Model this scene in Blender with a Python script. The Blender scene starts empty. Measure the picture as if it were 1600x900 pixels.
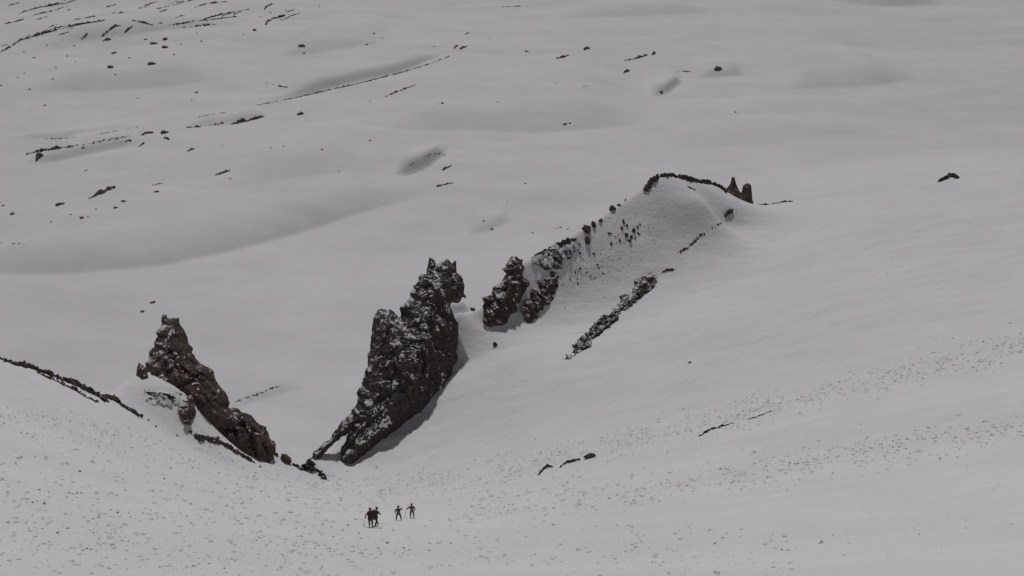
import bpy, math, random
import numpy as np

# ------------------------------------------------------------------ camera, sky, sun, exposure
S = bpy.context.scene
COL = S.collection
FPX = 1716.0                      # focal length in pixels of a 1600 px wide picture
PITCH = math.radians(22)
cam_d = bpy.data.cameras.new('camera')
cam_d.sensor_width = 36.0
cam_d.lens = 36.0 * FPX / 1600.0
cam_d.clip_start = 0.1
cam_d.clip_end = 60000
cam = bpy.data.objects.new('camera', cam_d)
cam.location = (0, 0, 0)
cam.rotation_euler = (math.pi / 2 - PITCH, 0, 0)
COL.objects.link(cam)
S.camera = cam

SUN_EL = math.radians(52)
SUN_AZ = math.radians(-5)         # from +y (ahead of the camera) towards +x
world = bpy.data.worlds.new('World')
S.world = world
world.use_nodes = True
wn = world.node_tree.nodes
wl = world.node_tree.links
wn.clear()
wout = wn.new('ShaderNodeOutputWorld')
wbg = wn.new('ShaderNodeBackground')
wsky = wn.new('ShaderNodeTexSky')
wsky.sky_type = 'NISHITA'
wsky.sun_disc = False
wsky.sun_elevation = SUN_EL
wsky.sun_rotation = SUN_AZ
wsky.altitude = 4000
wsky.air_density = 0.8
wsky.dust_density = 5.0
wsky.ozone_density = 1.0
whs = wn.new('ShaderNodeHueSaturation')      # thin high cloud takes the blue out of the sky
whs.inputs['Saturation'].default_value = 0.3
wbg.inputs['Strength'].default_value = 0.05
wl.new(wsky.outputs[0], whs.inputs['Color'])
wl.new(whs.outputs[0], wbg.inputs['Color'])
wl.new(wbg.outputs[0], wout.inputs['Surface'])
sun_d = bpy.data.lights.new('sun', 'SUN')
sun_d.energy = 5.0
sun_d.angle = math.radians(2.2)
sun_d.color = (1.0, 0.98, 0.975)
sun = bpy.data.objects.new('sun', sun_d)
sun.rotation_euler = (-(math.pi / 2 - SUN_EL), 0, -SUN_AZ)
sun.location = (0, 200, 200)
COL.objects.link(sun)
S.view_settings.view_transform = 'Standard'
S.view_settings.look = 'None'
S.view_settings.gamma = 1.0
S.view_settings.use_curve_mapping = False
S.view_settings.exposure = -1.69

# ------------------------------------------------------------------ helpers
FW = np.array([0, math.cos(PITCH), -math.sin(PITCH)])
UP = np.array([0, math.sin(PITCH), math.cos(PITCH)])
RT = np.array([1.0, 0, 0])
def ray(px, py):
    d = FW * FPX + RT * (px - 800) - UP * (py - 450)
    return d / np.linalg.norm(d)
def at(px, py, s):
    return ray(px, py) * s

_rs = np.random.RandomState(7)
_perm = _rs.permutation(256)
_perm = np.concatenate([_perm, _perm, _perm])
_grad = _rs.normal(size=(256, 3))
_grad /= np.linalg.norm(_grad, axis=1)[:, None]
_cell = _rs.rand(256, 4)
def hsh(i, j, k):
    return _perm[_perm[_perm[i & 255] + (j & 255)] + (k & 255)]
def perlin(p):
    f0 = np.floor(p); i = f0.astype(np.int64); f = p - f0
    u = f * f * f * (f * (f * 6 - 15) + 10)
    r = 0
    for a in (0, 1):
        for b in (0, 1):
            for c in (0, 1):
                g = _grad[hsh(i[:, 0] + a, i[:, 1] + b, i[:, 2] + c)]
                d = (g * (f - np.array([a, b, c]))).sum(1)
                w = (u[:, 0] if a else 1 - u[:, 0]) * (u[:, 1] if b else 1 - u[:, 1]) * (u[:, 2] if c else 1 - u[:, 2])
                r = r + w * d
    return r
def fbm(p, octv=4, gain=0.5):
    r = 0; a = 1.0
    for o in range(octv):
        r = r + a * perlin(p * (2 ** o) + o * 17.3); a *= gain
    return r
def blocks(p):
    """Voronoi cells as tilted broken facets: a height per point, and the crack distance F2-F1."""
    i0 = np.floor(p).astype(np.int64)
    b1 = np.full(len(p), 9.0); b2 = np.full(len(p), 9.0); v = np.zeros(len(p))
    for a in (-1, 0, 1):
        for b in (-1, 0, 1):
            for c in (-1, 0, 1):
                q = i0 + np.array([a, b, c])
                h = hsh(q[:, 0], q[:, 1], q[:, 2])
                dv = p - (q + _cell[h, :3])
                d = np.linalg.norm(dv, axis=1)
                near = d < b1
                b2 = np.where(near, b1, np.minimum(b2, d))
                v = np.where(near, _cell[h, 3] - 0.5 + 0.9 * (dv * _grad[h]).sum(1), v)
                b1 = np.where(near, d, b1)
    return v, b2 - b1
def sstep(t):
    t = np.clip(t, 0, 1); return t * t * (3 - 2 * t)

def mesh_obj(name, verts, faces, mat, parent=None, smooth=False):
    me = bpy.data.meshes.new(name)
    verts = np.asarray(verts, dtype=np.float32)
    faces = np.asarray(faces, dtype=np.int32)
    n, k = faces.shape
    me.vertices.add(len(verts)); me.vertices.foreach_set('co', verts.ravel())
    me.loops.add(n * k); me.loops.foreach_set('vertex_index', faces.ravel())
    me.polygons.add(n)
    me.polygons.foreach_set('loop_start', np.arange(0, n * k, k, dtype=np.int32))
    me.polygons.foreach_set('loop_total', np.full(n, k, dtype=np.int32))
    me.update(calc_edges=True); me.validate()
    me.polygons.foreach_set('use_smooth', np.full(len(me.polygons), smooth))
    if mat: me.materials.append(mat)
    o = bpy.data.objects.new(name, me)
    COL.objects.link(o)
    if parent: o.parent = parent
    return o
def tag(o, label, cat, group=None):
    o['label'] = label; o['category'] = cat
    if group: o['group'] = group
    return o

# ------------------------------------------------------------------ materials
def new_mat(name):
    m = bpy.data.materials.new(name); m.use_nodes = True
    nt = m.node_tree; nt.nodes.clear()
    out = nt.nodes.new('ShaderNodeOutputMaterial')
    b = nt.nodes.new('ShaderNodeBsdfPrincipled')
    nt.links.new(b.outputs[0], out.inputs['Surface'])
    return m, nt, b
def node(nt, t, **kw):
    n = nt.nodes.new(t)
    for k, v in kw.items(): setattr(n, k, v)
    return n
def noise_n(nt, vec, scale, detail=4, rough=0.6):
    n = node(nt, 'ShaderNodeTexNoise')
    n.inputs['Scale'].default_value = scale
    n.inputs['Detail'].default_value = detail
    n.inputs['Roughness'].default_value = rough
    nt.links.new(vec, n.inputs['Vector'])
    return n.outputs['Fac']
def mapr(nt, v, a, b, c=0.0, d=1.0, smooth=True):
    n = node(nt, 'ShaderNodeMapRange')
    if smooth: n.interpolation_type = 'SMOOTHSTEP'
    for i, x in enumerate((a, b, c, d)): n.inputs[i + 1].default_value = x
    nt.links.new(v, n.inputs[0]); return n.outputs[0]
def math_n(nt, op, a, b):
    n = node(nt, 'ShaderNodeMath', operation=op)
    for i, x in enumerate((a, b)):
        if isinstance(x, (int, float)): n.inputs[i].default_value = x
        else: nt.links.new(x, n.inputs[i])
    return n.outputs[0]
def mixc(nt, f, a, b):
    n = node(nt, 'ShaderNodeMix', data_type='RGBA')
    if isinstance(f, (int, float)): n.inputs[0].default_value = f
    else: nt.links.new(f, n.inputs[0])
    for i, x in ((6, a), (7, b)):
        if isinstance(x, tuple): n.inputs[i].default_value = x + (1,)
        else: nt.links.new(x, n.inputs[i])
    return n.outputs[2]
SNOW = (0.79, 0.786, 0.803)
def snow_mat(name, scale, bump, dist):
    m, nt, b = new_mat(name)
    pos = node(nt, 'ShaderNodeNewGeometry').outputs['Position']
    a = noise_n(nt, pos, 0.05 * scale, 5)
    c = mixc(nt, mapr(nt, a, 0.3, 0.7), (0.762, 0.758, 0.776), (0.818, 0.814, 0.83))
    f = noise_n(nt, pos, 1.6 * scale, 3, 0.7)
    c = mixc(nt, mapr(nt, f, 0.56, 0.75, 0, 0.25), c, (0.66, 0.65, 0.655))
    nt.links.new(c, b.inputs['Base Color'])
    b.inputs['Roughness'].default_value = 0.75
    b.inputs['Specular IOR Level'].default_value = 0.15
    mp = node(nt, 'ShaderNodeMapping'); mp.inputs['Rotation'].default_value = (0, 0, 0.5); mp.inputs['Scale'].default_value = (0.35, 1.3, 0.8)
    nt.links.new(pos, mp.inputs['Vector'])
    h = math_n(nt, 'ADD', noise_n(nt, pos, 0.9 * scale, 6, 0.65), noise_n(nt, mp.outputs[0], 0.22 * scale, 5, 0.6))
    h = math_n(nt, 'ADD', h, math_n(nt, 'MULTIPLY', noise_n(nt, pos, 0.035 * scale, 3), 2.0))
    bp = node(nt, 'ShaderNodeBump')
    bp.inputs['Strength'].default_value = bump; bp.inputs['Distance'].default_value = dist
    nt.links.new(h, bp.inputs['Height']); nt.links.new(bp.outputs[0], b.inputs['Normal'])
    return m
M_SNOW = snow_mat('snow_near', 1.0, 0.6, 0.38)
M_FAR = snow_mat('snow_far', 0.25, 0.35, 0.8)
M_SNOWP = snow_mat('snow_patch', 2.0, 0.5, 0.2)
def rock_mat(name, dark, light, warm, nz0, nz1, plaster, sc=1.0):
    """bare rock with snow lying on the ledges (by slope) and rime plastered in patches"""
    m, nt, b = new_mat(name)
    g = node(nt, 'ShaderNodeNewGeometry')
    pos = g.outputs['Position']
    n1 = noise_n(nt, pos, 0.5 * sc, 5, 0.6)
    n2 = noise_n(nt, pos, 1.7 * sc, 5, 0.7)
    n3 = noise_n(nt, pos, 0.12 * sc, 3, 0.5)
    c = mixc(nt, mapr(nt, n2, 0.3, 0.72), dark, light)
    c = mixc(nt, mapr(nt, n1, 0.45, 0.68), c, warm)
    sep = node(nt, 'ShaderNodeSeparateXYZ'); nt.links.new(g.outputs['Normal'], sep.inputs[0])
    z = math_n(nt, 'ADD', sep.outputs[2], math_n(nt, 'MULTIPLY', math_n(nt, 'SUBTRACT', n1, 0.5), 0.7))
    ledge = mapr(nt, z, nz0, nz1)
    pl = math_n(nt, 'ADD', math_n(nt, 'MULTIPLY', n2, 0.4), math_n(nt, 'MULTIPLY', n1, 0.85))
    pl = math_n(nt, 'ADD', pl, math_n(nt, 'MULTIPLY', sep.outputs[2], 0.12))
    plas = mapr(nt, pl, plaster, plaster + 0.07)
    s = math_n(nt, 'MAXIMUM', ledge, plas)
    c = mixc(nt, s, c, SNOW)
    nt.links.new(c, b.inputs['Base Color'])
    b.inputs['Roughness'].default_value = 0.9
    b.inputs['Specular IOR Level'].default_value = 0.2
    bp = node(nt, 'ShaderNodeBump')
    bp.inputs['Strength'].default_value = 0.7; bp.inputs['Distance'].default_value = 0.3
    nt.links.new(n2, bp.inputs['Height']); nt.links.new(bp.outputs[0], b.inputs['Normal'])
    return m
DK, LT, WM = (0.04, 0.034, 0.032), (0.115, 0.095, 0.083), (0.13, 0.085, 0.058)
M_SPIRE = rock_mat('rock_brown', DK, LT, WM, 0.92, 1.08, 0.88)
M_TOWER = rock_mat('rock_rimed', DK, (0.10, 0.09, 0.086), (0.10, 0.072, 0.056), 0.88, 1.03, 0.765)
M_RIDGE = rock_mat('rock_ridge', DK, LT, (0.12, 0.075, 0.06), 0.82, 1.0, 0.76)
M_PLAST = rock_mat('rock_plastered', DK, LT, (0.15, 0.095, 0.075), 0.55, 0.75, 0.62)
M_BARE = rock_mat('rock_bare', DK, LT, WM, 0.9, 1.1, 0.95)
M_FARR = rock_mat('rock_far', (0.13, 0.13, 0.135), (0.25, 0.245, 0.245), (0.22, 0.19, 0.17), 0.95, 1.2, 0.99, 0.2)  # far rock paled in its colour to stand in for distance haze

# ------------------------------------------------------------------ the near mountainside
CTRL = [(0,900,46),(400,900,42),(800,900,40),(1200,900,42),(1600,900,48),
(0,800,72),(300,800,88),(580,824,96),(645,810,115),(1000,810,104),(1300,800,98),(1600,780,92),
(0,720,98),(0,640,126),(0,560,160),(150,700,140),(300,740,158),(450,775,160),(560,775,165),(700,780,150),(850,760,160),
(1100,700,165),(1300,660,165),(1600,680,135),(1600,560,185),(1600,450,235),(1600,350,287),(1600,258,345),
(1300,560,205),(1300,450,250),(1300,370,295),(1300,318,332),
(98,593,174),(180,628,190),(270,682,200),(400,725,212),(510,752,222),
(540,745,224),(650,700,226),(700,640,235),(600,690,232.5),(650,655,236.5),(690,612,241),(548,722,231),(508,716,230),(800,650,222),(800,560,244),(880,560,240),(1000,600,218),(1000,500,256),(1025,430,278),
(757,478,262),(730,488,260),(717,485,257.5),(743,484,261),(800,420,268),(850,394,274),(900,365,281),(950,333,288),(1000,298,295),(1030,279,299),(1060,277,307),(1090,284,313),(1122,292,322),(1140,303,328),(1070,302,297),(1100,315,297),(1140,320,311),
(735,560,252),(785,535,254.5),(830,500,263),(870,455,270.5),(930,410,278),(1000,385,283),(1080,365,290),(1130,348,305),(1180,320,335),(1240,316,336),
(228,590,209),(262,607,207.5),(298,622,212),(320,652,215),(342,670,216.5),(370,697,217),(415,722,218.5),(210,625,200)]
CP = np.array([at(*c) for c in CTRL] + [(0,0,-1.75),(-15,0,-0.5),(20,0,-0.3),(0,14,-10.8),(-14,16,-11),(14,16,-11.2),(0,-10,5),(-60,40,-18),(80,40,-15),(-90,100,-42),(120,120,-45),(160,200,-62)])
def tps_fit(P, z, lam):
    n = len(P); d = np.linalg.norm(P[:, None] - P[None], axis=2) / 100
    K = np.where(d > 0, d * d * np.log(np.maximum(d, 1e-9)), 0) + lam * np.eye(n)
    A = np.zeros((n + 3, n + 3)); A[:n, :n] = K
    A[:n, n] = 1; A[:n, n + 1:] = P / 100; A[n:, :n] = A[:n, n:].T
    return np.linalg.solve(A, np.concatenate([z, np.zeros(3)]))
W = tps_fit(CP[:, :2], CP[:, 2], 0.0002)
def tps(q):
    r = np.zeros(len(q))
    for a in range(0, len(q), 40000):
        qq = q[a:a + 40000]
        d = np.linalg.norm(qq[:, None] - CP[None, :, :2], axis=2) / 100
        K = np.where(d > 0, d * d * np.log(np.maximum(d, 1e-9)), 0)
        r[a:a + 40000] = K @ W[:-3] + W[-3] + qq @ W[-2:] / 100
    return r
EDGE = [(-300,480,150),(0,560,160),(49,571,166),(98,593,174),(151,616,186),(185,622,200),(212,602,208),(235,588,214),(285,606,222),(340,650,228),(400,690,226),(455,730,224),(510,752,223),
(488,727,229),(522,692,232.5),(560,640,237),(640,560,244),(705,486,255),(730,489,260),(757,478,262),(800,420,268),(850,394,274),(900,365,281),(950,333,288),(1000,298,295),(1028,279,299),(1042,276,302),(1060,277,307),(1090,284,313),(1122,292,322),(1140,303,328),(1178,318,336),(1240,315,338),(1300,316,338),(1420,303,341),(1500,280,344),(1600,256,347),(2000,180,380)]
EP = np.array([at(*e) for e in EDGE])
POLY = np.concatenate([[(-700, 100), ], EP[:, :2], [(800, 460), (900, -700), (-900, -700)]])
def seg_dist(q, a, b):
    ab = b - a; t = np.clip(((q - a) @ ab) / (ab @ ab), 0, 1)
    c = a + t[:, None] * ab
    return np.linalg.norm(q - c, axis=1), c, t
def inside(q, poly):
    r = np.zeros(len(q), bool); n = len(poly)
    for i in range(n):
        a, b = poly[i], poly[(i + 1) % n]
        cond = ((a[1] > q[:, 1]) != (b[1] > q[:, 1]))
        with np.errstate(divide='ignore', invalid='ignore'):
            xx = (b[0] - a[0]) * (q[:, 1] - a[1]) / (b[1] - a[1]) + a[0]
        r ^= cond & (q[:, 0] < xx)
    return r
CLX, CLY = (-105, 190), (-12, 420)
SADDLE = at(731, 488, 260)
def base_z(q):
    c = np.stack([np.clip(q[:, 0], *CLX), np.clip(q[:, 1], *CLY)], 1)
    z = tps(c)
    z = z + 0.62 * np.maximum(CLY[0] - q[:, 1], 0) + 0.12 * np.abs(q[:, 0] - c[:, 0])
    return z
def near_z(q, detail=True):
    q = np.asarray(q, float)
    ins = inside(q, POLY)
    d = np.full(len(q), 1e9); near = q.copy()
    n = len(POLY)
    for i in range(n - 3):
        di, ci, _ = seg_dist(q, POLY[i], POLY[i + 1])
        m = di < d
        d = np.where(m, di, d); near = np.where(m[:, None], ci, near)
    zi = base_z(np.where(ins[:, None], q, near))
    soft = sstep((near[:, 0] - 72) / 25)
    k = 1.35 - 0.35 * soft
    r = 0.7 + 3.0 * soft
    drop = k * (np.sqrt(d * d + r * r) - r)
    # wind-scooped hollow behind the lip of the snow saddle
    sd = np.linalg.norm(near - SADDLE[:2], axis=1)
    w = np.exp(-(sd / 7.0) ** 4)
    scoop = np.where(d < 7.0, 3.0 * np.sin(np.clip(d / 7.0, 0, 1) * math.pi) - 0.03 * d, k * (d - 7.0))
    drop = drop * (1 - w) + scoop * w
    z = zi - np.where(ins, 0, drop)
    if detail:
        p3 = np.stack([q[:, 0], q[:, 1], np.zeros(len(q))], 1)
        far = np.clip((np.linalg.norm(q, axis=1) - 10) / 60, 0, 1)
        z = z + far * (0.9 * fbm(p3 / 38.0, 3) * np.clip(d / 12, 0.15, 1) + 0.30 * fbm(p3 / np.array([9.0, 4.5, 1]) + 5, 3))
    return z

# ------------------------------------------------------------------ the valley far below
V0, VY, VS = -400.0, 700.0, 0.03
def on_plane(px, py):
    d = ray(px, py)
    s = (V0 - VS * VY) / (d[2] - VS * d[1])
    return d * s
# banks: (foot line in the picture, height m, front width m, back decay m)
BANKS = [
 ([(-150,425),(0,434),(100,433),(270,412),(400,377),(500,347),(600,318),(690,300)], 17, 85, 260),
 ([(395,167),(467,152),(533,137),(623,115),(666,102),(712,85)], 14, 42, 130),
 ([(614,280),(636,279),(662,269),(700,243)], 13, 24, 30),
 ([(35,255),(90,254),(150,242),(225,228)], 11, 35, 60),
 ([(-60,100),(30,86),(110,62),(200,56),(300,50),(400,44)], 14, 80, 200),
 ([(40,140),(160,140),(260,134),(340,128)], 15, 110, 200),
 ([(560,212),(700,203),(850,207),(960,200),(1040,185)], 18, 130, 300),
 ([(1014,151),(1040,149),(1068,128)], 12, 28, 36),
 ([(1085,122),(1120,121),(1170,116)], 9, 40, 45),
 ([(1220,142),(1340,138),(1440,126)], 13, 110, 200),
 ([(1290,4),(1380,9),(1480,4)], 22, 120, 300),
 ([(728,364),(760,360),(800,344)], 5, 22, 24),
 ([(280,205),(350,198),(430,182)], 8, 35, 60),
 ([(420,92),(500,86),(600,70)], 15, 110, 200),
 ([(0,222),(120,222),(240,208)], 5, 30, 80),
 ([(340,638),(404,618),(480,602)], 3, 14, 20),
 ([(330,312),(450,296),(560,282)], 6, 70, 120),
 ([(860,30),(1000,24),(1130,20)], 14, 120, 260),
 ([(1020,240),(1200,236),(1420,205)], 6, 120, 200),
]
BK = [(np.array([on_plane(*p)[:2] for p in b[0]]),) + b[1:] for b in BANKS]
def valley_z(q, detail=True):
    q = np.asarray(q, float)
    z = V0 + VS * (q[:, 1] - VY)
    z = z + 0.10 * np.maximum(q[:, 1] - 3200, 0)          # the far side of the valley climbs
    z = z + 105.0 * np.exp(-((q[:, 0] - 560) / 330) ** 2 - ((q[:, 1] - 860) / 380) ** 2)   # added rise behind the right shoulder, shaped to brighten the snow beyond it
    for pl, H, w, L in BK:
        x0, x1 = pl[0, 0], pl[-1, 0]
        idx = np.where((q[:, 0] > x0) & (q[:, 0] < x1) & (q[:, 1] > pl[:, 1].min() - 5) & (q[:, 1] < pl[:, 1].max() + 7 * L))[0]
        if not len(idx): continue
        xx, yy = q[idx, 0], q[idx, 1]
        sp = (x1 - x0) * 0.06
        yf = sum(np.interp(xx + k * sp, pl[:, 0], pl[:, 1]) for k in (-1, -0.5, 0, 0.5, 1)) / 5
        al = (xx - x0) / (x1 - x0)
        tap = sstep(al / 0.3) * sstep((1 - al) / 0.3)
        d = np.maximum(yy - yf, 0)
        ww = w * (0.35 + 0.65 * tap) + 1e-6
        pr = np.where(d < ww, 1 - (1 - np.minimum(d / ww, 1)) ** 2, np.exp(-((d - ww) / L) ** 2 * 0.35))
        z[idx] += H * tap * pr
    if detail:
        p3 = np.stack([q[:, 0], q[:, 1], np.zeros(len(q))], 1)
        z = z + 12.0 * fbm(p3 / np.array([520, 300, 1.0]), 3, 0.45) + 1.6 * fbm(p3 / np.array([95, 60, 1.0]) + 3, 4, 0.55)
    return z

def spaced(a, b, step, lo, hi, g=1.12):
    c = list(np.arange(a, b + step / 2, step)); s = step
    while c[-1] < hi: s *= g; c.append(c[-1] + s)
    s = step
    while c[0] > lo: s *= g; c.insert(0, c[0] - s)
    return np.array(c)
class Raster:
    def __init__(r, xs, ys, zf):
        r.xs, r.ys = xs, ys
        X, Y = np.meshgrid(xs, ys)
        r.q = np.stack([X.ravel(), Y.ravel()], 1)
        r.Z = zf(r.q).reshape(len(ys), len(xs))
    def __call__(r, q):
        i = np.clip(np.searchsorted(r.xs, q[:, 0]) - 1, 0, len(r.xs) - 2)
        j = np.clip(np.searchsorted(r.ys, q[:, 1]) - 1, 0, len(r.ys) - 2)
        u = np.clip((q[:, 0] - r.xs[i]) / (r.xs[i + 1] - r.xs[i]), 0, 1)
        v = np.clip((q[:, 1] - r.ys[j]) / (r.ys[j + 1] - r.ys[j]), 0, 1)
        Z = r.Z
        return (Z[j, i] * (1 - u) + Z[j, i + 1] * u) * (1 - v) + (Z[j + 1, i] * (1 - u) + Z[j + 1, i + 1] * u) * v
    def obj(r, name, mat):
        v = np.concatenate([r.q, r.Z.reshape(-1, 1)], 1)
        nx, ny = len(r.xs), len(r.ys)
        i = (np.arange(ny - 1)[:, None] * nx + np.arange(nx - 1)[None]).ravel()
        f = np.stack([i, i + 1, i + nx + 1, i + nx], 1)
        o = mesh_obj(name, v, f, mat, smooth=True); o['kind'] = 'structure'
        return o
NEAR = Raster(spaced(-82, 165, 0.85, -650, 760, 1.03), spaced(10, 352, 0.85, -500, 760, 1.03), near_z)
NEAR.obj('mountain_slope', M_SNOW)
ys = [250.0]
while ys[-1] < 3300: ys.append(ys[-1] + max(2.2, ys[-1] * 0.0042))
while ys[-1] < 26000: ys.append(ys[-1] + ys[-1] * 0.06)
FAR = Raster(spaced(-560, 900, 3.0, -14000, 14000, 1.045), np.array(ys), valley_z)
FAR.obj('valley_floor', M_FAR)
_s1 = np.arange(20, 420, 0.4)[:, None]; _s2 = np.arange(120, 400, 0.7)[:, None]
_s3 = np.concatenate([np.arange(300, 1500, 1.5), np.arange(1500, 6000, 3.0)])[:, None]
def hit(px, py, which='any'):
    """where the line of sight through a point of the picture meets the ground"""
    d = ray(px, py)[None]
    if which != 'far':
        p = d * _s1
        b = p[:, 2] < NEAR(p)
        if b.any(): return p[b.argmax()]
        if which == 'near':
            p = d * _s2
            k = np.argmin(p[:, 2] - NEAR(p)); q = p[k].copy(); q[2] = NEAR(q[None])[0]
            return q
    p = d * _s3
    b = p[:, 2] < FAR(p)
    return p[b.argmax()] if b.any() else d[0] * 3000
def to_px(p):
    p = np.atleast_2d(p); w = p @ FW
    return np.stack([800 + FPX * (p @ RT) / w, 450 - FPX * (p @ UP) / w], 1)

# ------------------------------------------------------------------ rock masses
def rock_mass(name, label, outline, anchors, T, D, res, mat, seed=0, amp=1.0, cell=4.0, stretch=2.1, patches=(), rough=1.0, parent=None, jag=0.28, Tb=None, wt=(0.46, 0.16, 0.03)):
    """a solid crag: its outline stands on a plane in space and it swells by T metres to the front and the back"""
    A = np.array([at(*a) if not isinstance(a[2], str) else ray(a[0], a[1]) * (np.linalg.norm(hit(a[0], a[1], 'near')) + float(a[2])) for a in anchors])
    n = np.cross(A[1] - A[0], A[2] - A[0]); n /= np.linalg.norm(n)
    if n @ A[0] > 0: n = -n                     # towards the viewer
    u = np.cross(np.array([0, 0, 1.0]), n); u /= np.linalg.norm(u)
    v = np.cross(n, u)
    pts = []
    for p in outline:
        d = ray(*p); s = (A[0] @ n) / (d @ n); w = d * s - A[0]
        pts.append((w @ u, w @ v))
    pg = np.array(pts)
    jr = np.random.RandomState(seed + 500); out = []
    for i in range(len(pg)):
        a_, b_ = pg[i], pg[(i + 1) % len(pg)]
        L_ = np.linalg.norm(b_ - a_); k_ = max(1, int(L_ / 0.85))
        nn_ = np.array([-(b_ - a_)[1], (b_ - a_)[0]]) / (L_ + 1e-9)
        for j in range(k_):
            out.append(a_ + (b_ - a_) * j / k_ + (nn_ * jr.normal() * jag if j else 0))
    pg = np.array(out)
    lo, hi = pg.min(0) - res, pg.max(0) + res
    gx = np.arange(lo[0], hi[0] + res, res); gy = np.arange(lo[1], hi[1] + res, res)
    X, Y = np.meshgrid(gx, gy); q = np.stack([X.ravel(), Y.ravel()], 1)
    ins = inside(q, pg)
    dd = np.full(len(q), 1e9); cl = q.copy()
    for i in range(len(pg)):
        di, ci, _ = seg_dist(q, pg[i], pg[(i + 1) % len(pg)])
        m = di < dd; dd = np.where(m, di, dd); cl = np.where(m[:, None], ci, cl)
    nx, ny = len(gx), len(gy)
    I = (np.arange(ny - 1)[:, None] * nx + np.arange(nx - 1)[None]).ravel()
    quads = np.stack([I, I + 1, I + nx + 1, I + nx], 1)
    quads = quads[ins[quads].sum(1) >= 2]
    used = np.unique(quads); remap = -np.ones(len(q), int); remap[used] = np.arange(len(used))
    quads = remap[quads]
    q2 = np.where(ins[:, None], q, cl)[used]; di = np.where(ins, dd, 0)[used]
    prof = np.clip(di / D, 0, 1) ** 0.85
    vd = -A.mean(0) / np.linalg.norm(A.mean(0))          # swell straight out of the slope towards the viewer's side
    outw = (cl - q)[used]; outw = np.where(ins[used][:, None], outw, 0)
    outw = outw / (np.linalg.norm(outw, axis=1)[:, None] + 1e-6)
    V = []
    sd = np.array([seed * 13.7, seed * 7.1, seed * 3.3])
    for sgn in (1, -1):
        base = A[0] + q2[:, :1] * u + q2[:, 1:2] * v
        P = base + sgn * vd * ((T if sgn > 0 or Tb is None else Tb) * prof)[:, None]
        # rock structure: tall broken blocks, smaller blocks, roughness
        pv = P / np.array([1, 1, stretch])
        wob = 0.25 * cell * np.stack([perlin(P / cell + 31 + k * 9) for k in range(3)], 1)
        a1, c1 = blocks((pv + wob) / cell + sd)
        a2, c2 = blocks((pv + 0.5 * wob) / (cell * 0.38) + sd + 5)
        a3, c3 = blocks(pv / (cell * 0.16) + sd + 9)
        disp = amp * cell * (wt[0] * a1 + wt[1] * a2 + wt[2] * a3 - 0.3 * wt[0] * np.exp(-c1 * 9) + 0.05 * rough * fbm(P / (0.2 * cell) + 2, 2))
        dirn = sgn * n[None] * np.clip(prof + 0.12, 0, 1)[:, None]
        edge = (1 - prof)[:, None] ** 2 * 0.35 * (outw[:, :1] * u + outw[:, 1:2] * v)
        P = P + disp[:, None] * (dirn + edge)
        V.append(P)
    nb = len(q2)
    # both skins share their rim
    rim = di <= 1e-6
    V[1][rim] = V[0][rim]
    idx2 = np.where(rim, np.arange(nb), nb + np.arange(nb))
    fr = quads if True else quads
    bk = idx2[quads][:, ::-1]
    bk = bk[[len(set(r)) == 4 for r in bk.tolist()]]
    bk = bk[~rim[quads].all(1)[:len(bk)]] if False else bk
    allv = np.concatenate(V)
    front_ok = (np.cross(u, v) @ n) > 0
    F_ = np.concatenate([fr if front_ok else fr[:, ::-1], bk if front_ok else bk[:, ::-1]])
    o = mesh_obj(name, allv, F_, mat, parent)
    if parent is None: tag(o, label, 'rock')
    px = to_px(V[0])
    for pol in patches:
        c = px[quads].mean(1)
        m = inside(c + 2.0 * np.stack([perlin(np.c_[c / 4.0, c[:, 0] * 0 + 0.5]), perlin(np.c_[c / 4.0, c[:, 0] * 0 + 7.5])], 1), np.array(pol, float))
        m &= perlin(np.c_[c / 2.6, c[:, 0] * 0 + 3.1]) > -0.16
        if m.sum() < 4: continue
        fq = quads[m]; us = np.unique(fq); rm = -np.ones(nb, int); rm[us] = np.arange(len(us))
        cnt = np.zeros(nb); np.add.at(cnt, fq.ravel(), 1)
        lift = np.where(cnt[us] >= 4, 0.16 + 0.25 * np.clip(fbm(V[0][us] / 1.5 + 9, 2), -0.4, 1), -0.12)
        sv = V[0][us] + (vd * 0.8 + np.array([0, 0, 0.6]))[None] * lift[:, None]
        mesh_obj('snow_patch', sv, rm[fq] if front_ok else rm[fq][:, ::-1], M_SNOWP, parent=o, smooth=True)
    return o
def zpx(ox, oy, sc, pts):
    return [(ox + x / sc, oy + y / sc) for x, y in pts]

SP_A = [(190,632,207),(460,722,219),(275,490,226)]
rock_mass('rock_spire', 'tall dark brown rock spire with a notched top above the left slope',
  zpx(170,470,4.5,[(372,165),(370,112),(385,90),(407,98),(412,128),(445,120),(492,120),(500,165),(527,200),(547,250),(562,300),(588,340),(602,395),(640,438),(690,463),(742,493),(747,540),(772,590),(800,622),(832,660),(842,745),(930,800),(900,900),(660,890),(520,800),(380,720),(270,640),(240,560),(255,450),(300,340),(330,270),(328,220),(355,195)]),
  SP_A, 5.5, 6.0, 0.22, M_SPIRE, 1, 0.9, 3.8, 2.2, wt=(0.30, 0.14, 0.04),
  patches=[zpx(170,470,4.5,p) for p in ([(390,250),(430,200),(480,190),(475,235),(430,260),(410,310),(395,290)],[(440,350),(500,365),(495,415),(470,400)],[(400,445),(440,430),(495,440),(490,460),(440,445)],[(555,570),(640,570),(635,590),(580,600)],[(355,545),(380,520),(420,550),(400,560),(405,600),(365,580)])])
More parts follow.
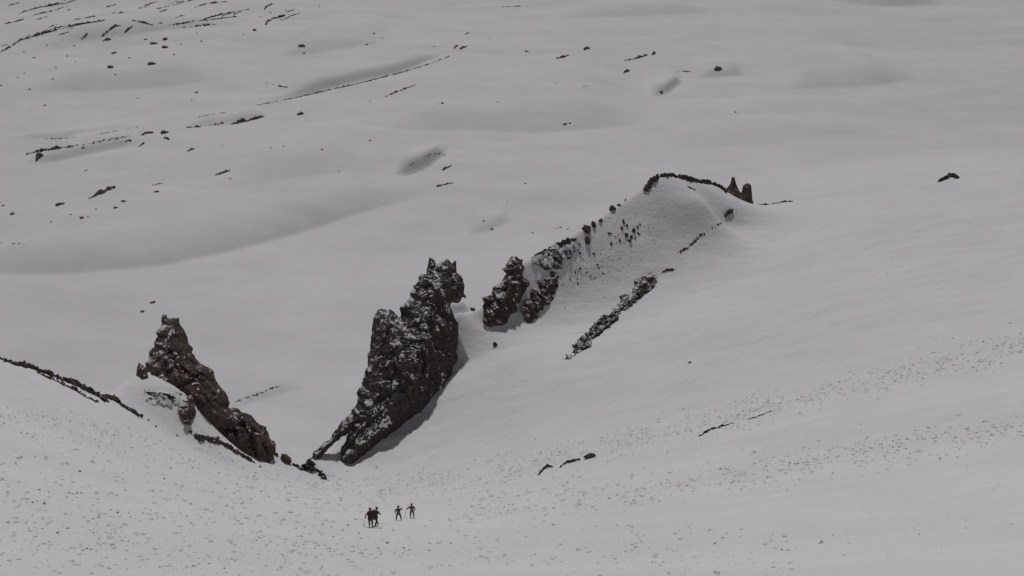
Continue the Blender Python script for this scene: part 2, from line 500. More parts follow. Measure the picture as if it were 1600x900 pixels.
rock_mass('rock_outcrop', 'brown rock buttress with snowy top at the foot of the left spire',
  zpx(0,440,2.647,[(900,540),(930,522),(965,520),(1000,540),(1040,553),(1070,588),(1102,600),(1117,650),(1142,685),(1130,715),(1110,760),(1040,745),(960,705),(900,650),(880,590)]),
  [(345,665,216),(425,718,219.5),(400,650,223)], 3.0, 3.2, 0.2, M_SPIRE, 2, 0.9, 2.4,
  patches=[zpx(0,440,2.647,p) for p in ([(905,538),(1000,548),(1005,580),(985,595),(975,565),(945,575),(940,555),(905,560)],[(1015,625),(1035,610),(1035,632)])])
rock_mass('rock_pinnacle', 'small pointed brown pinnacle on the left shoulder of the spire',
  zpx(170,470,4.5,[(150,600),(188,545),(197,470),(210,432),(243,455),(262,480),(280,540),(250,600),(190,650),(110,660)]),
  [(190,632,205),(260,640,208),(220,580,209)], 1.6, 1.5, 0.16, M_SPIRE, 3, 0.6, 1.4, jag=0.12)
rock_mass('rock_outcrop', 'snow-dusted rock step along the snow crest below the spire',
  zpx(170,470,4.5,[(225,660),(260,615),(330,610),(430,612),(510,630),(520,690),(510,730),(300,735),(230,710)]),
  [(228,630,'-0.1'),(285,630,'-0.1'),(255,606,'0.4')], 1.0, 2.0, 0.16, M_PLAST, 4, 0.9, 1.8)
rock_mass('rock_block', 'brown rock block with pale shaded snow under it below the spire',
  zpx(170,470,4.5,[(490,740),(520,690),(560,660),(610,680),(605,740),(600,830),(580,880),(530,860),(500,800)]),
  [(280,645,'-0.9'),(303,655,'-0.9'),(292,625,'0.0')], 1.4, 1.6, 0.16, M_SPIRE, 5, 0.7, 1.8,
  patches=[zpx(170,470,4.5,p) for p in ([(545,650),(610,650),(610,690),(570,700)],[(505,720),(530,730),(525,760),(510,755)])])

TW_A = [(485,722,229),(705,490,252),(600,490,245)]
TWO = zpx(450,380,2.5,[(437,292),(448,240),(480,210),(490,180),(520,120),(540,100),(552,92),(554,55),(562,55),(576,76),(574,95),(598,72),(625,60),(640,78),(650,68),(656,110),(677,125),(687,180),(697,212),(665,235),(640,232),(640,262),(665,330),(660,440),(640,530),(640,590),(560,690),(450,760),(370,810),(240,880),(205,850),(215,820),(245,765),(270,715),(240,740),(160,800),(100,870),(60,880),(75,845),(115,805),(160,770),(200,708),(262,640),(273,600),(300,510),(320,420),(330,350),(340,330),(334,290),(350,262),(400,256),(425,285)])
TOWER = rock_mass('rock_tower', 'tallest craggy rock tower in the centre, grey brown and mottled with rime',
  TWO, TW_A, 7.0, 8.0, 0.22, M_TOWER, 6, 0.9, 4.6, 2.4, wt=(0.24, 0.13, 0.05),
  patches=[zpx(450,380,2.5,p) for p in ([(420,470),(445,415),(462,430),(440,470),(425,480)],[(385,290),(435,300),(432,325),(405,315)],[(270,750),(370,660),(395,675),(410,715),(350,740),(290,790),(260,790)],[(335,640),(380,620),(385,650),(350,665)],[(520,125),(575,100),(610,170),(620,220),(600,200),(580,150),(545,125)],[(610,230),(640,240),(635,270),(618,260)])])
for nm, ol, t, jg in (('summit_horn', [(543,102),(551,55),(562,53),(578,80),(577,108)], 0.9, 0.06), ('summit_horn', [(636,110),(648,66),(657,68),(660,118),(655,150),(638,140)], 0.9, 0.06),
                      ('side_tower', [(333,292),(350,261),(400,255),(430,284),(436,330),(425,390),(400,450),(335,470),(318,430),(328,350)], 4.2, 0.25),
                      ('side_buttress', [(265,640),(300,560),(380,600),(400,690),(330,740),(240,800),(215,835),(205,815),(240,740)], 4.5, 0.25)):
    rock_mass(nm, '', zpx(450,380,2.5,ol), TW_A, t, t * 0.9, 0.2, M_TOWER, int(sum(p[0] for p in ol)) % 50, 0.8, 2.0 if t > 1 else 1.0, 2.2, parent=TOWER, jag=jg, wt=(0.26, 0.15, 0.05))
rock_mass('rock_crag', 'dark crag with rime standing at the right of the snow saddle',
  zpx(720,250,2.727,[(92,620),(108,580),(150,530),(183,500),(190,450),(205,425),(235,408),(265,425),(274,460),(262,490),(290,515),(270,570),(240,630),(200,690),(130,720),(95,690)]),
  [(764,508,'-0.3'),(806,500,'-0.6'),(800,428,'-2.0')], 2.2, 3.6, 0.2, M_RIDGE, 7, 0.9, 2.6, Tb=6, jag=0.45)
rock_mass('rock_crag', 'snow-streaked lower crag on the face right of the saddle crag',
  zpx(720,250,2.727,[(268,620),(300,560),(350,510),(380,475),(412,480),(412,560),(385,620),(340,670),(285,710),(270,680)]),
  [(825,505,'0.2'),(868,465,'0.2'),(860,430,'-0.6')], 1.2, 3.0, 0.18, M_RIDGE, 8, 1.1, 2.0, Tb=4, jag=0.5)
rock_mass('rock_outcrop', 'snow-plastered rock wall breaking through under the ridge crest',
  zpx(720,250,2.727,[(300,415),(345,388),(390,368),(440,368),(500,345),(515,360),(480,395),(465,440),(430,470),(395,490),(365,475),(335,450)]),
  [(845,425,'0.0'),(880,415,'0.0'),(880,390,'-0.4')], 0.9, 2.0, 0.16, M_PLAST, 12, 1.0, 1.7, jag=0.4, Tb=3)
rock_mass('rock_crag', 'broken rock rib with snow in its cracks on the middle of the right face',
  zpx(860,400,5,[(630,290),(655,215),(672,178),(692,170),(722,158),(760,150),(788,120),(828,148),(815,230),(775,290),(725,345),(690,390),(650,450),(590,490),(530,480),(475,450),(515,390),(568,300)]),
  [(958,488,'-0.7'),(1020,446,'-1.0'),(1000,430,'-2.0')], 1.6, 2.2, 0.16, M_RIDGE, 9, 0.85, 1.8, Tb=4, jag=0.25)
rock_mass('rock_pinnacle', 'pair of brown pinnacles at the right end of the snow ridge',
  zpx(720,250,2.727,[(1120,125),(1135,118),(1148,100),(1153,74),(1166,72),(1174,105),(1186,130),(1195,140),(1203,108),(1222,97),(1236,105),(1242,150),(1248,190),(1190,200),(1140,160)]),
  [(1135,300,336),(1178,320,337),(1150,280,338)], 2.4, 2.2, 0.2, M_BARE, 10, 0.5, 1.8, jag=0.1)

# ------------------------------------------------------------------ lumps: boulders and broken rock bands
def ico(sub):
    t = (1 + 5 ** 0.5) / 2
    v = [(-1,t,0),(1,t,0),(-1,-t,0),(1,-t,0),(0,-1,t),(0,1,t),(0,-1,-t),(0,1,-t),(t,0,-1),(t,0,1),(-t,0,-1),(-t,0,1)]
    f = [(0,11,5),(0,5,1),(0,1,7),(0,7,10),(0,10,11),(1,5,9),(5,11,4),(11,10,2),(10,7,6),(7,1,8),(3,9,4),(3,4,2),(3,2,6),(3,6,8),(3,8,9),(4,9,5),(2,4,11),(6,2,10),(8,6,7),(9,8,1)]
    v = [np.array(x) / np.linalg.norm(x) for x in v]
    for _ in range(sub):
        c = {}; nf = []
        def mid(a, b):
            k = (min(a, b), max(a, b))
            if k not in c:
                m = v[a] + v[b]; v.append(m / np.linalg.norm(m)); c[k] = len(v) - 1
            return c[k]
        for a, b, d in f:
            x, y, z = mid(a, b), mid(b, d), mid(d, a)
            nf += [(a, x, z), (b, y, x), (d, z, y), (x, y, z)]
        f = nf
    return np.array(v), np.array(f)
ICO = [ico(0), ico(1), ico(2)]
def lump(rng, size, sub=1, stretch=(1, 1, 1), yaw=None):
    v, f = ICO[sub]
    off = rng.rand(3) * 50
    r = 1 + 0.55 * perlin(v * 1.3 + off) + 0.35 * perlin(v * 2.9 + off)
    p = v * r[:, None]
    for _ in range(7):                              # flat broken faces
        nn = rng.normal(size=3); nn /= np.linalg.norm(nn); h = 0.42 + 0.4 * rng.rand()
        d = p @ nn; p = p - np.where(d > h, d - h, 0)[:, None] * nn
    p = p * np.array(stretch) * size
    a = rng.rand() * 6.28 if yaw is None else yaw
    c, s = math.cos(a), math.sin(a)
    return np.stack([p[:, 0] * c - p[:, 1] * s, p[:, 0] * s + p[:, 1] * c, p[:, 2]], 1), f
class Bag:
    def __init__(s): s.v = []; s.f = []; s.n = 0
    def add(s, v, f): s.v.append(v); s.f.append(f + s.n); s.n += len(v)
    def obj(s, name, mat, parent=None): return mesh_obj(name, np.concatenate(s.v), np.concatenate(s.f), mat, parent)
SEED = [100]
def boulder(name, label, px, py, w, mat, which='any', tall=0.9, sub=2, group=None, sink=0.25):
    SEED[0] += 1; rng = np.random.RandomState(SEED[0])
    p = hit(px, py, which); m = np.linalg.norm(p) / FPX
    sz = w * m / 2
    v, f = lump(rng, sz, sub, (0.8 + 0.4 * rng.rand(), 0.8, tall * (0.75 + 0.5 * rng.rand())) if which != 'far' else (1.0 + 0.6 * rng.rand(), 0.8, tall * 0.8), None if which != 'far' else 0.5 * rng.normal() + 0.35)
    o = mesh_obj(name, v + np.array([0, 0, sz * (0.55 - sink)]), f, mat); o.location = p
    return tag(o, label, 'rock', group)
def band(name, label, pts, w, mat, which='any', fill=0.85, tall=0.7, sub=1, group=None, jit=0.25):
    """a broken rock band: one jagged ledge along a line on the ground that dips under the snow in its gaps"""
    SEED[0] += 1; rng = np.random.RandomState(SEED[0])
    P = np.array(pts, float)
    L = np.concatenate([[0], np.cumsum(np.linalg.norm(np.diff(P, axis=0), axis=1))])
    tot = L[-1]; step = max(1.0, 0.45 * w)
    ts = np.arange(0, tot + step, step); ts = np.minimum(ts + rng.normal(size=len(ts)) * step * 0.2, tot).clip(0)
    ts.sort()
    X = np.interp(ts, L, P[:, 0]); Y = np.interp(ts, L, P[:, 1]) + rng.normal(size=len(ts)) * jit * w * 0.5
    C = np.array([hit(x, y, which) for x, y in zip(X, Y)])
    if which == 'far' and len(C) > 2:                      # no leaps over a brow
        C[:, 1] = np.where(np.abs(C[:, 1] - np.median(C[:, 1])) > 600, np.median(C[:, 1]), C[:, 1])
    m = np.linalg.norm(C, axis=1) / FPX
    run = rng.rand() * 50
    nz = fbm(np.stack([run + ts / (3.2 * w), ts * 0, ts * 0], 1) + 0.37, 3, 0.7)
    amp = np.clip(0.62 * fill + 1.3 * nz, -0.6, 1.5)
    amp *= 0.55 + 0.45 * np.sin(math.pi * np.clip(ts / max(tot, 1e-6), 0.05, 0.95))
    amp[0] = amp[-1] = -0.3
    tang = np.gradient(C[:, :2], axis=0); tang /= np.linalg.norm(tang, axis=1)[:, None] + 1e-9
    nrm = np.stack([tang[:, 1], -tang[:, 0]], 1)
    nrm = np.where((nrm @ np.array([0, -1.0]) < 0)[:, None], -nrm, nrm)      # side facing downhill to the viewer
    prof = [(0.75, -0.9), (0.6, 0.25), (0.3, 0.85), (-0.1, 1.0), (-0.5, 0.45), (-0.8, -0.9)]
    V = []
    for i in range(len(ts)):
        hw = w * m[i] * 0.62 * (0.75 + 0.5 * rng.rand()); hh = w * m[i] * tall * 1.25
        for (a, hgt) in prof:
            j = rng.normal(size=3) * 0.13 * w * m[i]
            zz = hh * (hgt * max(amp[i], 0.0) if hgt > 0 else hgt * 0.6) - (hh * 0.7 if amp[i] < 0 else 0.0)
            V.append(np.array([C[i, 0] + nrm[i, 0] * a * hw, C[i, 1] + nrm[i, 1] * a * hw, C[i, 2] + zz]) + j)
    V = np.array(V); k = len(prof); Fq = []
    for i in range(len(ts) - 1):
        for a in range(k):
            b2 = (a + 1) % k
            p0, p1, p2, p3 = i * k + a, i * k + b2, (i + 1) * k + b2, (i + 1) * k + a
            Fq += [(p0, p1, p2), (p0, p2, p3)]
    for e in (0, (len(ts) - 1) * k):
        for a in range(1, k - 1): Fq.append((e, e + a, e + a + 1) if e else (e, e + a + 1, e + a))
    o = mesh_obj(name, V - C[0], np.array(Fq), mat); o.location = C[0]
    if w >= 6 and which == 'near':                          # loose blocks that make up the ledge
        for i in range(len(ts)):
            if amp[i] < 0.15 or rng.rand() < 0.25: continue
            sz = w * m[i] * (0.28 + 0.45 * rng.rand() ** 1.5)
            bv, bf = lump(rng, sz, 1, (1.2, 0.9, 0.9))
            off = np.array([nrm[i, 0], nrm[i, 1], 0]) * w * m[i] * rng.normal() * 0.55
            p = C[i] + off; p[2] = max(NEAR(p[None])[0], C[i, 2] - 0.6) + 0.25 * sz
            c = mesh_obj('block', bv, bf, mat, o); c.location = p - C[0]
    return tag(o, label, 'rock', group)

# left crest
band('rock_band', 'broken brown rock edge along the crest at the left picture edge', [(-12,556),(23,561),(49,570),(76,582),(98,593),(125,604),(151,618),(166,629)], 9, M_BARE, 'near', 1.4)
band('rock_band', 'thick rubble of brown rock just below the left crest edge', [(45,574),(70,588),(98,600),(122,614),(150,628)], 7, M_BARE, 'near', 0.6)
band('rock_band', 'short dark rock rib on the left crest before the spire ramp', [(159,620),(180,626),(189,634),(204,642),(219,651)], 7, M_BARE, 'near', 1.5)
band('rock_band', 'rock rib running down the left crest below the brown buttress', [(302,682),(321,686),(348,695),(366,706),(380,714),(395,722)], 7.5, M_BARE, 'near', 1.4)
band('rock_band', 'last dark rock rib of the left crest ending at the gully', [(455,722),(470,729),(484,733),(499,738),(510,752)], 7, M_BARE, 'near', 1.5)
boulder('boulder', 'big brown boulder between the buttress and the gully', 447, 722, 21, M_BARE, 'near', 1.0)
boulder('boulder', 'round dark boulder at the lower end of the rib below the buttress', 391, 721, 9, M_BARE, 'near')
boulder('boulder', 'small dark stone left of the boulder beside the gully', 430, 711, 12, M_BARE, 'near', 1.0)
for x, y, l in ((231,657,'upper of two little stones between left crest ribs'),(244,667,'lower of two little stones between left crest ribs'),(276,681,'little flat stone above the rib below the buttress'),(406,730,'little stone past the end of the rib below the buttress')):
    boulder('boulder', l, x, y, 6, M_BARE, 'near', 0.6, 1)
# ridge
band('rock_band', 'dark rocks along the snow crest above the saddle crag', [(833,402),(850,395),(870,386),(885,380),(905,372)], 6, M_BARE, 'near', 1.1)
boulder('ridge_rock', 'large dark rock knob on the snow ridge crest', 917, 362, 19, M_BARE, 'near', 1.0)
boulder('ridge_rock', 'smaller rock joined to the right of the large crest knob', 927, 354, 12, M_BARE, 'near', 0.9)
boulder('ridge_rock', 'brown rock stub just under the large crest knob', 917, 379, 12, M_BARE, 'near', 1.6)
boulder('ridge_rock', 'upright rock on the crest above the large knob', 938, 346, 8, M_BARE, 'near', 1.3)
boulder('ridge_rock', 'lone rock block standing off the crest halfway to the summit', 957, 328, 12, M_BARE, 'near', 1.1)
boulder('ridge_rock', 'small rock right of the lone crest block', 967, 320, 7, M_BARE, 'near', 1.0)
boulder('ridge_rock', 'uppermost little rock on the crest below the summit', 977, 313, 5, M_BARE, 'near', 1.2)
band('rock_band', 'dark rock at the summit of the snow ridge', [(1008,300),(1018,288),(1025,280),(1029,275)], 7.5, M_BARE, 'near', 2)
band('rock_band', 'jagged rock rim curving right from the summit', [(1030,275),(1045,275),(1060,277),(1072,275),(1090,278),(1108,284),(1122,291),(1136,302)], 4.6, M_BARE, 'near', 2, 0.9)
band('rock_band', 'thin rock streak on the bright snow patch below the rim', [(1073,291),(1080,294),(1087,298)], 3, M_BARE, 'near', 2, 0.5)
band('rock_band', 'thin dark rock line right of the twin pinnacles', [(1182,316),(1188,317),(1202,316),(1220,315),(1239,315)], 3, M_BARE, 'near', 1.0, 0.7)
for x, y, w, l in ((882,398,12,'reddish rock at the left end of the ridge face rubble'),(889,404,10,'dark rock beside the reddish rock on the ridge face'),(897,391,11,'dark upright rock below the crest band on the ridge face'),(874,412,9,'lowest rock of the ridge face row'),(868,420,12,'dark rock above the snow-streaked crag'),(872,388,9,'reddish rock high on the ridge face')):
    boulder('ridge_rock', l, x, y, w, M_RIDGE, 'near', 1.2, 2)
rg = random.Random(3)
for k, (x, y, w) in enumerate([(974,348,9),(972,358,8),(978,368,10),(986,372,8),(990,362,9),(996,356,8),(998,366,7),(984,378,9),(968,378,7),(953,366,8),(955,382,6),(962,372,5),(993,374,6),(980,354,6),(1000,352,6),(975,382,5)]):
    boulder('boulder', 'one of the dark stones clustered on the face below the summit', x, y, w * 0.8, M_RIDGE, 'near', 1.5, 2, 'stones clustered below the summit')
for k in range(26):
    boulder('boulder', 'one of the small stones strewn over the shaded ridge face', 890 + rg.random() * 55, 400 + rg.random() * 45 - k * 0.6, 2.5 + rg.random() * 2.5, M_RIDGE, 'near', 1.0, 1, 'stones strewn on the ridge face')
band('rock_band', 'little rock rib just below the twin pinnacles', [(1131,340),(1138,334),(1147,328)], 5, M_RIDGE, 'near', 2)
band('rock_band', 'long thin rock line running down from below the twin pinnacles', [(1056,397),(1072,389),(1083,380),(1092,369),(1102,363),(1112,355),(1127,348)], 4, M_RIDGE, 'near', 0.9)
band('rock_band', 'thin dark rock lip right of the broken rib', [(1032,428),(1042,423),(1057,422)], 3, M_RIDGE, 'near', 2)
rock_mass('rock_rib', 'narrow tail of broken rock running down left from the rib',
  zpx(860,400,5,[(520,400),(470,425),(440,470),(405,480),(355,520),(300,575),(250,635),(190,680),(130,755),(90,815),(125,825),(195,775),(240,735),(305,700),(335,630),(405,575),(475,510),(530,470)]),
  [(958,488,'0.0'),(885,560,'0.1'),(905,520,'-0.1')], 0.9, 1.1, 0.15, M_RIDGE, 14, 1.3, 1.6, jag=0.35, Tb=2.5)
band('rock_band', 'outer row of small rocks beside the tail of the rib', [(938,516),(922,530),(912,540),(898,552),(888,560)], 5, M_RIDGE, 'near', 0.5)
boulder('boulder', 'small dark stone alone at the foot of the saddle crag', 774, 541, 8, M_BARE, 'near', 1.5, 1)
boulder('boulder', 'small stone sticking up beside the snow saddle', 737, 468, 10, M_BARE, 'near', 1.6, 1)
boulder('boulder', 'small lone stone on the open right snow face', 1078, 567, 8, M_BARE, 'near', 0.6, 1)
band('rock_band', 'hooked dark rock at the left end of the lower right rocks', [(841,744),(848,735),(855,730),(863,731)], 5, M_BARE, 'near', 2)
band('rock_band', 'thin rock lip left of the dark boulder on the right slope', [(874,731),(885,724),(907,719)], 4, M_BARE, 'near', 2)
boulder('boulder', 'dark boulder on the lower right slope above the climbers', 921, 716, 17, M_BARE, 'near', 0.9)
band('rock_band', 'curved rock lip showing through snow on the right slope', [(1090,684),(1100,678),(1110,672),(1120,669),(1145,662)], 4, M_BARE, 'near', 1.6)
band('rock_band', 'thin broken rock line continuing up the right slope', [(1170,656),(1185,651),(1200,645),(1222,638)], 3, M_BARE, 'near', 1.0)
band('rock_band', 'small dark rock with a tail high on the right shoulder', [(1465,286),(1475,281),(1484,277),(1492,277),(1499,279)], 5, M_BARE, 'any', 2)

# far rock bands
FB = [
 ('upper thin rock band in the top left corner of the valley', [(28,23),(45,16),(63,12),(85,8),(108,5)], 3.0, 0.9),
 ('second thin rock band in the top left corner', [(36,28),(65,21),(85,17),(108,9)], 3.0, 0.5),
 ('row of dark rocks left of the second top corner band', [(7,38),(20,35),(37,31)], 3.5, 0.7),
 ('long curved dark rock band running in from the left edge', [(-8,86),(8,78),(20,71),(33,63),(67,53),(97,45),(127,38),(165,32)], 3.6, 1.1),
 ('thinner rock band just above the long curved band', [(0,74),(33,61),(73,48),(105,40),(133,36)], 2.4, 0.5),
 ('dotted rock row between the corner and the long band', [(112,32),(130,29),(150,26),(170,22),(190,18)], 3, 0.4),
 ('steep slanting rock rib below the long curved band', [(158,58),(165,52),(173,46),(180,42),(190,39)], 4, 1.3),
 ('short slanting rock rib right of the steep rib', [(195,52),(202,46),(207,41)], 3, 1.6),
 ('short slanting rock rib left of the steep rib', [(127,62),(132,58),(137,54)], 3, 1.6),
 ('flat short rock below the steep rib', [(160,64),(167,63),(173,62)], 3, 1.8),
 ('broken rock row right of the slanting ribs', [(205,32),(220,35),(240,40)], 3.5, 0.6),
 ('long forked rock band near the top, upper branch', [(260,41),(297,35),(320,30),(350,22),(390,15)], 3, 0.95),
 ('long forked rock band near the top, lower branch', [(310,33),(340,30),(370,26)], 2.5, 1.0),
 ('rock band under the forked band', [(278,44),(300,42),(320,40),(338,38)], 3.5, 0.9),
 ('slanting rock row at the top edge above the forked band', [(243,15),(262,10),(280,6),(310,-2)], 2.5, 0.5),
 ('rock row at the top edge right of the slanting row', [(303,12),(325,6),(355,3)], 3, 0.6),
 ('short rock rib at the top, right of the bands', [(412,15),(419,10),(427,6)], 3, 1.5),
 ('angled rock row below the short top rib', [(415,41),(418,34),(428,29),(437,27),(453,23)], 5, 0.8),
 ('thin rock row on the pale hollow left of the long bank', [(416,130),(425,132),(437,135),(450,137)], 3, 0.7),
 ('long thin rock edge along the foot of the shaded bank', [(400,165),(433,159),(467,152),(533,137),(580,126),(623,115),(666,102),(703,88)], 2.2, 1.25),
 ('dark rock band left of the thin rock edge', [(292,200),(310,199),(333,195),(350,193)], 5, 0.9),
 ('long dark rock band leading up to the thin rock edge', [(360,195),(370,193),(383,190),(400,186),(413,182)], 4.5, 1.5),
 ('faint rock row above the dark bands', [(310,183),(340,178),(370,173)], 2, 0.4),
 ('faint rock row on the left plain', [(60,218),(90,217),(117,215)], 2, 0.5),
 ('faint rock row rising right on the left plain', [(143,212),(180,205),(217,198)], 2, 0.5),
 ('rock band above the shaded hollow on the left', [(40,242),(52,239),(67,236),(95,232),(123,228)], 4, 1.2),
 ('thin continuation of the band above the shaded hollow', [(126,228),(160,221),(203,213)], 3, 1.0),
 ('short rock band at the right end of the left bands', [(220,212),(230,209),(240,208)], 3, 1.6),
 ('short thick rock right of the short band', [(251,210),(257,208),(264,208)], 4, 1.8),
 ('small hooked rock under the short thick rock', [(256,216),(261,217),(265,219)], 3.5, 1.8),
 ('dark slanting rock at the left of the shaded hollow', [(55,251),(61,247),(68,243)], 6, 1.8),
 ('arched rock over the shaded hollow', [(115,238),(123,233),(133,231),(143,230)], 4, 1.1),
 ('flat rock below the thin continuation', [(188,223),(198,221),(207,221)], 3, 1.2),
 ('slanting rock right of the shaded hollow', [(217,230),(222,226),(227,224)], 3.5, 1.6),
 ('small slanting rock on the middle left plain', [(292,237),(298,235),(304,233)], 3.5, 1.5),
 ('flat rock below the long dark band', [(463,181),(470,179),(477,178)], 4, 1.5),
 ('long slanting rock on a drift at left', [(137,311),(150,306),(164,300),(172,296),(181,293)], 5, 1.6),
 ('dark rock left of the drift rock', [(87,322),(93,320),(101,319)], 4, 1.3),
 ('dark rock with a thin tail in mid plain', [(334,274),(342,273),(350,270),(360,267)], 4, 1.1),
 ('thin rock line on the mid plain', [(238,290),(247,288),(256,287)], 2, 1.2),
 ('short reddish rock beyond the end of the long bank', [(708,77),(712,74),(716,71)], 3.5, 1.8),
 ('short grey rock beyond the end of the long bank', [(718,78),(724,75),(730,73)], 3.5, 1.5),
 ('faint rock streak above the end of the long bank', [(724,55),(730,53),(735,51)], 2, 1.4),
 ('dark rock slab near the top middle', [(869,92),(879,90),(889,87)], 5, 1.8),
 ('small dark slab right of the top middle slab', [(911,78),(916,77),(921,76)], 5, 1.8),
 ('dotted rock row at top, right of the slabs', [(974,95),(985,94),(1000,90),(1012,87)], 3.5, 1.1),
 ('small rock at the end of the dotted row', [(1017,86),(1021,85),(1025,84)], 4.5, 1.8),
 ('small curved rock under the dotted row', [(974,115),(979,112),(985,111)], 4, 1.7),
 ('faint brown rock below the curved rock', [(906,138),(912,136),(918,134)], 3, 1.0),
 ('slanting rock with a thin tail below the bank', [(601,153),(607,149),(613,147),(630,140),(650,133)], 3.5, 0.95),
 ('dark rock on the rim beside the snow scoop', [(690,267),(697,264),(705,259)], 3.5, 1.5),
 ('thin rock line below the snow scoop', [(681,292),(694,289),(708,286)], 2.5, 1.6),
 ('thin rock line along the upper rim of the snow scoop', [(620,272),(635,262),(655,249),(672,241),(690,239),(700,246)], 1.6, 1.1),
 ('faint rock line in the valley between spire and tower', [(366,629),(385,622),(404,616),(420,609),(438,604)], 3, 0.9),
 ('dark rock on top of a small snow mound', [(1116,110),(1121,109),(1128,108)], 6, 1.8),
 ('thin rock rim by the small snow mound', [(1055,113),(1068,112),(1086,113)], 2.5, 0.6),
 ('dark rock in the hollow left of the snow mound', [(1026,146),(1030,145),(1035,144)], 3.5, 1.5),
 ('thin rock line far off at the top middle', [(783,11),(810,10),(830,9)], 2, 0.7),
]
for l, pts, w, fill in FB:
    band('rock_band', l, pts, w * 0.85, M_FARR, 'far', fill * 0.9, 0.9, 1)
rs_ = random.Random(21)
for i_ in range(24):
    x_ = rs_.random() * 450; y_ = 4 + rs_.random() * 62 * (1 - x_ / 900); l_ = 6 + rs_.random() * 16
    band('rock_streak', 'one of the faint thin rock streaks among the upper left rock bands', [(x_, y_), (x_ + l_ * 0.5, y_ - l_ * 0.14), (x_ + l_, y_ - l_ * 0.3)], 1.7, M_FARR, 'far', 0.8, 0.9, 1, 'faint rock streaks upper left')
FD = [  # singled out boulders
 (397,48,8,'darkest boulder below the angled top row'),(257,62,10,'large dark boulder in the upper left boulder field'),(228,62,6,'small boulder left of the large dark boulder'),
 (240,69,11,'flat boulder below the large dark boulder'),(258,75,11,'lower flat boulder under the large dark boulder'),(178,84,10,'upper of the two dark boulders at left'),
 (172,106,12,'lower of the two dark boulders at left'),(236,101,14,'long flat rock right of the two dark boulders'),(472,73,11,'flat rock alone right of the boulder field'),
 (823,81,7,'lone boulder at the top middle'),(883,194,8,'lone dark boulder in the middle of the far plain'),(239,473,9,'dark boulder just above the spire tip'),
 (223,487,9,'pale streaked rock left of the spire tip'),(768,359,8,'dark rock at the small drift behind the ridge'),(193,315,8,'dark boulder right of the drift rock'),
 (180,325,8,'boulder below the drift rock'),(128,341,8,'flat rock low on the left plain'),(19,335,8,'rock near the left picture edge above the shaded bank'),(245,300,9,'flat rock right of the drift'),
 (691,162,7,'dark stone in a small trio below the long bank'),(307,145,6,'stone above the dark bands')]
for x, y, w, l in FD: boulder('boulder', l, x, y, w * 0.82, M_FARR, 'far', 0.7, 1)
GR = {'one of the stray stones of the upper left boulder field': [(275,66),(282,70),(308,52),(333,52),(315,65),(272,86),(180,117),(202,91),(53,91),(105,88),(118,97),(87,106),(37,81),(73,71),(83,124),(27,122),(38,115),(47,140),(2,134),(116,72),(407,27),(423,20),(447,16),(499,10),(380,55),(475,83)],
 'one of the few stones on the pale left plain': [(48,173),(70,165),(300,157),(215,154),(135,267),(348,229),(443,229),(503,234),(360,280),(423,231),(530,268),(110,336),(150,327),(2,316),(5,322)],
 'one of the stones in a row at the left above the shaded bank': [(2,379),(22,381),(30,381),(38,384),(80,347),(137,339)],
 'one of the few stones right of the boulder field at the top': [(598,60),(584,53),(586,67),(581,69),(573,70),(678,73),(765,60)],
 'one of the small stones below the long bank': [(683,172),(684,163),(578,158),(870,130),(890,193),(1149,176),(1005,118),(578,220),(777,160)],
 'one of the small stones on the snow behind the ridge': [(793,316),(821,287),(870,358),(864,358),(887,359),(832,364),(820,287),(876,356),(756,346)]}
for l, ps in GR.items():
    for i, (x, y) in enumerate(ps):
        boulder('boulder', l, x, y, 2.4 + (i * 37 % 10) * 0.2, M_FARR, 'far', 0.8, 1, l.replace('one of the ', ''))

ORD = ['first','second','third','fourth','fifth','sixth','seventh','eighth','ninth','tenth','eleventh','twelfth','thirteenth','fourteenth','fifteenth','sixteenth']
bpy.context.view_layer.update()
def by_place(group):
    os_ = [o for o in COL.objects if o.get('group') == group]
    os_.sort(key=lambda o: o.location.x / (np.array(o.location) @ FW))
    if len(os_) > 16: return
    for i, o in enumerate(os_):
        w = 'leftmost' if i == 0 else ('rightmost' if i == len(os_) - 1 else ORD[i] + ' from left')
        o['label'] = o['label'].replace('one of the ', w + ' of the ')
for g_ in {o.get('group') for o in COL.objects if o.get('group')}: by_place(g_)

